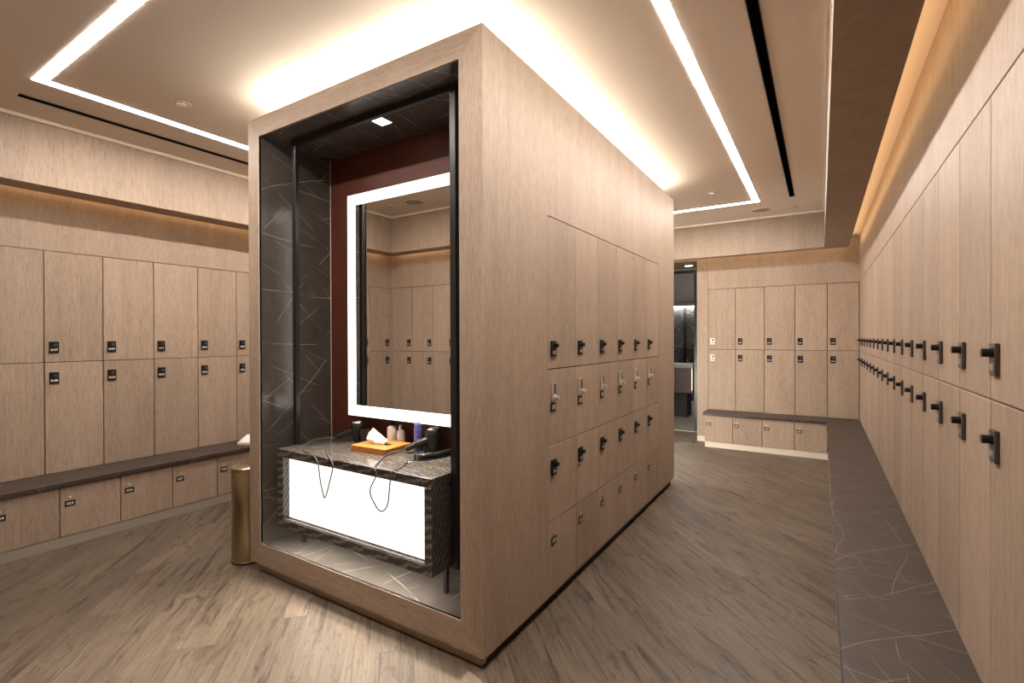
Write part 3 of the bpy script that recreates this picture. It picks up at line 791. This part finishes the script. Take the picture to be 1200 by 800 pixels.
hair_dryer((-2.520, 2.135, CZ), 'black hair dryer with silver ring on the left of the vanity', .96, (-1, -.55),
    [(-2.690, 1.960, zt+.02), (-2.690, 1.88, zt+.004), (-2.560, 1.775, zt), (-2.420, YC+.012, zt+.002), (-2.352, YC-.002, .765), (-2.328, YC-.003, .668), (-2.300, YC-.003, .588), (-2.282, YC-.003, .590), (-2.250, YC-.003, .668), (-2.222, YC-.003, .765), (-2.300, YC+.030, zt+.002), (-2.480, 1.865, zt), (-2.600, 1.965, zt)])
hair_dryer((-1.912, 2.172, CZ), 'black hair dryer with silver ring on the right of the vanity', 1.05, (-.72, -.80),
    [(-2.060, 2.000, zt+.006), (-2.055, 1.930, zt), (-1.960, 1.785, zt), (-1.912, YC+.008, zt+.001), (-1.888, YC-.003, .760), (-1.933, YC-.003, .676), (-1.893, YC-.003, .608), (-1.848, YC-.003, .588), (-1.808, YC-.003, .630), (-1.792, YC-.003, .730), (-1.785, YC+.004, zt-.001), (-1.800, 1.790, zt), (-1.860, 1.905, zt)])
t = empty('dryer_nozzle', (-2.445, 2.125, CZ), math.radians(20)); tag(t, 'flared black dryer nozzle standing beside the tissue box', 'nozzle')
def flat_lathe(prof, ex):
    mm = MB().lathe(prof, 24, cap0=True, cap1=False)
    mm.v = [(x*(1+ex*z/.085*1.0), y*(1-.55*z/.085), z + x*.16*(z/.085)) for x, y, z in mm.v]; return mm
build('nozzle_shell', flat_lathe([(.024,0), (.025,.004), (.024,.025), (.026,.05), (.030,.085), (.028,.085), (.023,.05)], .35), dryer_m, t, smooth=True)
build('collar', MB().lathe([(.026,.0), (.027,.002), (.027,.012), (.025,.014)], 24, cap0=False, cap1=False), black_lock, t, smooth=True)
# hair straightener
t = empty('hair_straightener', (-1.795, 2.080, CZ), math.radians(0)); tag(t, 'black hair straightener lying at the right end of the vanity', 'hair straightener')
def arm(z0, z1):
    m = MB()
    path = [(-.070,-.118,.008), (-.040,-.112,.013), (-.018,-.090,.017), (.010,-.02,.020), (.026,.075,.020), (.028,.140,.017)]
    n = len(m.v)
    for i, (x, y, w) in enumerate(path):
        j = min(i+1, len(path)-1); k = max(i-1, 0)
        d = Vector((path[j][0]-path[k][0], path[j][1]-path[k][1])).normalized(); p = Vector((-d.y, d.x))*w*.8
        m.v += [(x-p.x,y-p.y,z0), (x+p.x,y+p.y,z0), (x+p.x*.75,y+p.y*.75,z1), (x-p.x*.75,y-p.y*.75,z1)]
    for i in range(len(path)-1):
        b = n+i*4
        for q in range(4): m.f.append((b+q, b+(q+1)%4, b+4+(q+1)%4, b+4+q))
    m.f.append((n, n+1, n+2, n+3)); e = n+(len(path)-1)*4; m.f.append((e+3, e+2, e+1, e))
    return m
build('lower_arm', arm(0, .014), dryer_m, t, bevel=.0015)
build('upper_arm', arm(.018, .032), dryer_m, t, bevel=.0015)
build('trim_line', MB().tube([(-.030,-.096,.0165), (.004,-.02,.0165), (.014,.10,.0165)], .0025, 6), chrome, t)
build('hinge', MB().lathe([(.009,0), (.009,.034)], 14, c=(-.048,-.113,0)), chrome, t, smooth=True)
# counter grommet where the right dryer's cord ends
t = empty('cord_grommet', (-1.868, 1.925, CZ)); tag(t, 'small chrome cord outlet in the counter top', 'cord outlet')
build('flange', MB().lathe([(.026,0), (.027,.002), (.020,.004), (.018,.001)], 24), chrome, t, smooth=True)
build('insert', MB().lathe([(.017,.001), (.017,.003)], 20), black_lock, t)

# ------------------------------------------------------------------ bin and amenity box
t = empty('waste_bin', (-3.190, 1.800, .0005)); tag(t, 'tall slim brass bin beside the oak block', 'bin')
R = .098
build('bin_body', MB().lathe([(R-.004,.012), (R,.014), (R,.585), (R-.003,.592), (R-.010,.594)], 40, cap1=False), brass_m, t, smooth=True)
build('foot_ring', MB().lathe([(R+.002,0), (R+.004,.003), (R+.004,.011), (R,.014)], 40, cap1=False), plain('bin_foot', (.10,.075,.045), .4, .8), t, smooth=True)
build('lid_rim', MB().lathe([(R+.001,.592), (R+.002,.600), (R-.002,.612), (R-.014,.618), (R-.030,.614), (R-.032,.606)], 40, cap0=False, cap1=False), brass_m, t, smooth=True)
build('swing_lid', MB().lathe([(R-.033,.604), (R-.036,.610), (.030,.618), (.001,.620)], 36, cap0=False, cap1=False), brass_m, t, smooth=True)
t = empty('amenity_box', (-4.600, 2.600, ZBN+.0006), math.radians(28)); tag(t, 'white box with slanted top on the left bench', 'box')
m = MB(); m.v = [(-.06,-.075,0),(.06,-.075,0),(.06,.075,0),(-.06,.075,0),(-.06,-.075,.026),(.06,-.075,.026),(.045,.075,.072),(-.06,.075,.072)]
m.f = [(0,3,2,1),(4,5,6,7),(0,1,5,4),(1,2,6,5),(2,3,7,6),(3,0,4,7)]
build('box', m, white_plastic, t, bevel=.003, segs=2)
for x, y in ((-.045,-.058), (.045,-.058)): build('screw', MB().lathe([(.005,0), (.004,.003)], 12), black_lock, t, loc=(x, y, .0315))

# ------------------------------------------------------------------ beyond the doorway: passage and wet room
wx0, wx1, wy1 = -4.9, -1.25, 11.6
struct(box('trim_10', plain('soffit_olive', (.20,.17,.115), .5), (DOOR_X0, DOOR_X1, YF+.032, Y_THR+.05, ZU, ZU+.05)), 'olive soffit over the doorway')
t = empty('soffit_light', (-1.66, 7.56, ZU)); tag(t, 'tiny slot light in the olive soffit over the doorway', 'downlight')
box('bezel', black_m, (-.060, .060, -.018, .018, -.002, .001), t); box('lens', led_spot, (-.052, .052, -.012, .012, -.0035, -.002), t)
wf = struct(box('floor_wet', tile_m, (wx0, wx1, Y_THR, wy1, -.06, -.002)), 'pale stone floor of the room beyond the doorway')
struct(box('trim_11', steel, (DOOR_X0, DOOR_X1, Y_THR-.018, Y_THR-.001, -.004, .004)), 'metal threshold strip in the doorway')
mb = MB(); mb.box(wx1, wx1+.05, Y_THR, wy1, 0, 3); mb.box(wx0-.05, wx0, Y_THR, wy1, 0, 3)
struct(build('wall_wet_sides', mb, stone_wet), 'dark stone side walls beyond the doorway')
wb = struct(box('wall_wet_back', plain('wet_joint', (.02,.02,.02), .7), (wx0, wx1, wy1, wy1+.06, 0, 3)), 'dark stone panelled wall beyond the doorway')
x = wx0; k = 0
while x < wx1-.1:
    w = (.26, .07)[k % 2]
    if x+w > wx1: break
    box('stone_panel', stone_wet if k % 2 == 0 else black_m, (x+.003, x+w-.003, wy1-(.03 if k % 2 == 0 else .012), wy1, .0, 2.12 if k % 2 == 0 else 1.55), wb)
    x += w; k += 1
cw_ = struct(box('ceiling_wet', paint, (wx0, wx1, Y_THR+.05, 9.5, 2.66, 2.7)), 'pale ceiling beyond the doorway')
box('dropped_ceiling', plain('wet_ceiling_grey', (.35,.33,.31), .7), (wx0, wx1, 9.5, wy1, 2.14, 2.7), cw_)
box('dark_fascia', plain('wet_fascia', (.05,.047,.04), .5), (wx0, wx1, 9.47, 9.5, 2.12, 2.66), cw_)
box('led_strip', led_wet, (wx0+.05, wx1-.05, wy1-.10, wy1-.06, 2.125, 2.139), cw_)
box('led_strip', led_wet, (-2.6, -1.6, 8.4, 8.43, 2.64, 2.659), cw_)
t = empty('glass_door_frame', (-1.62, Y_THR+.02, 0)); tag(t, 'black steel glazed door frame beyond the doorway', 'door frame')
box('post', black_m, (-.022, .022, -.012, .012, .0, ZU-.03), t); box('post', black_m, (-.95, -.92, -.012, .012, .0, ZU-.03), t)
box('head', black_m, (-.92, -.022, -.012, .012, ZU-.075, ZU-.03), t)
t = empty('washbasin_counter', (-2.65, 9.30, 0)); tag(t, 'dark wood washbasin counter seen through the doorway', 'counter')
box('counter_top', plain('counter_stone', (.16,.15,.14), .3), (-.85, .74, -.30, .30, .90, .96), t)
for k in range(5):
    x0 = -.84 + k*.314
    d = box('drawer', dark_wood, (x0+.004, x0+.310, -.28, -.26, .46, .895), t)
    box('pull', brass_small, (x0+.300, x0+.312, -.287, -.28, .50, .89), d)
box('carcass', dark_wood, (-.84, .73, -.26, .28, .45, .898), t)
box('base', plinth_black, (-.75, .60, -.12, .25, .0, .45), t)
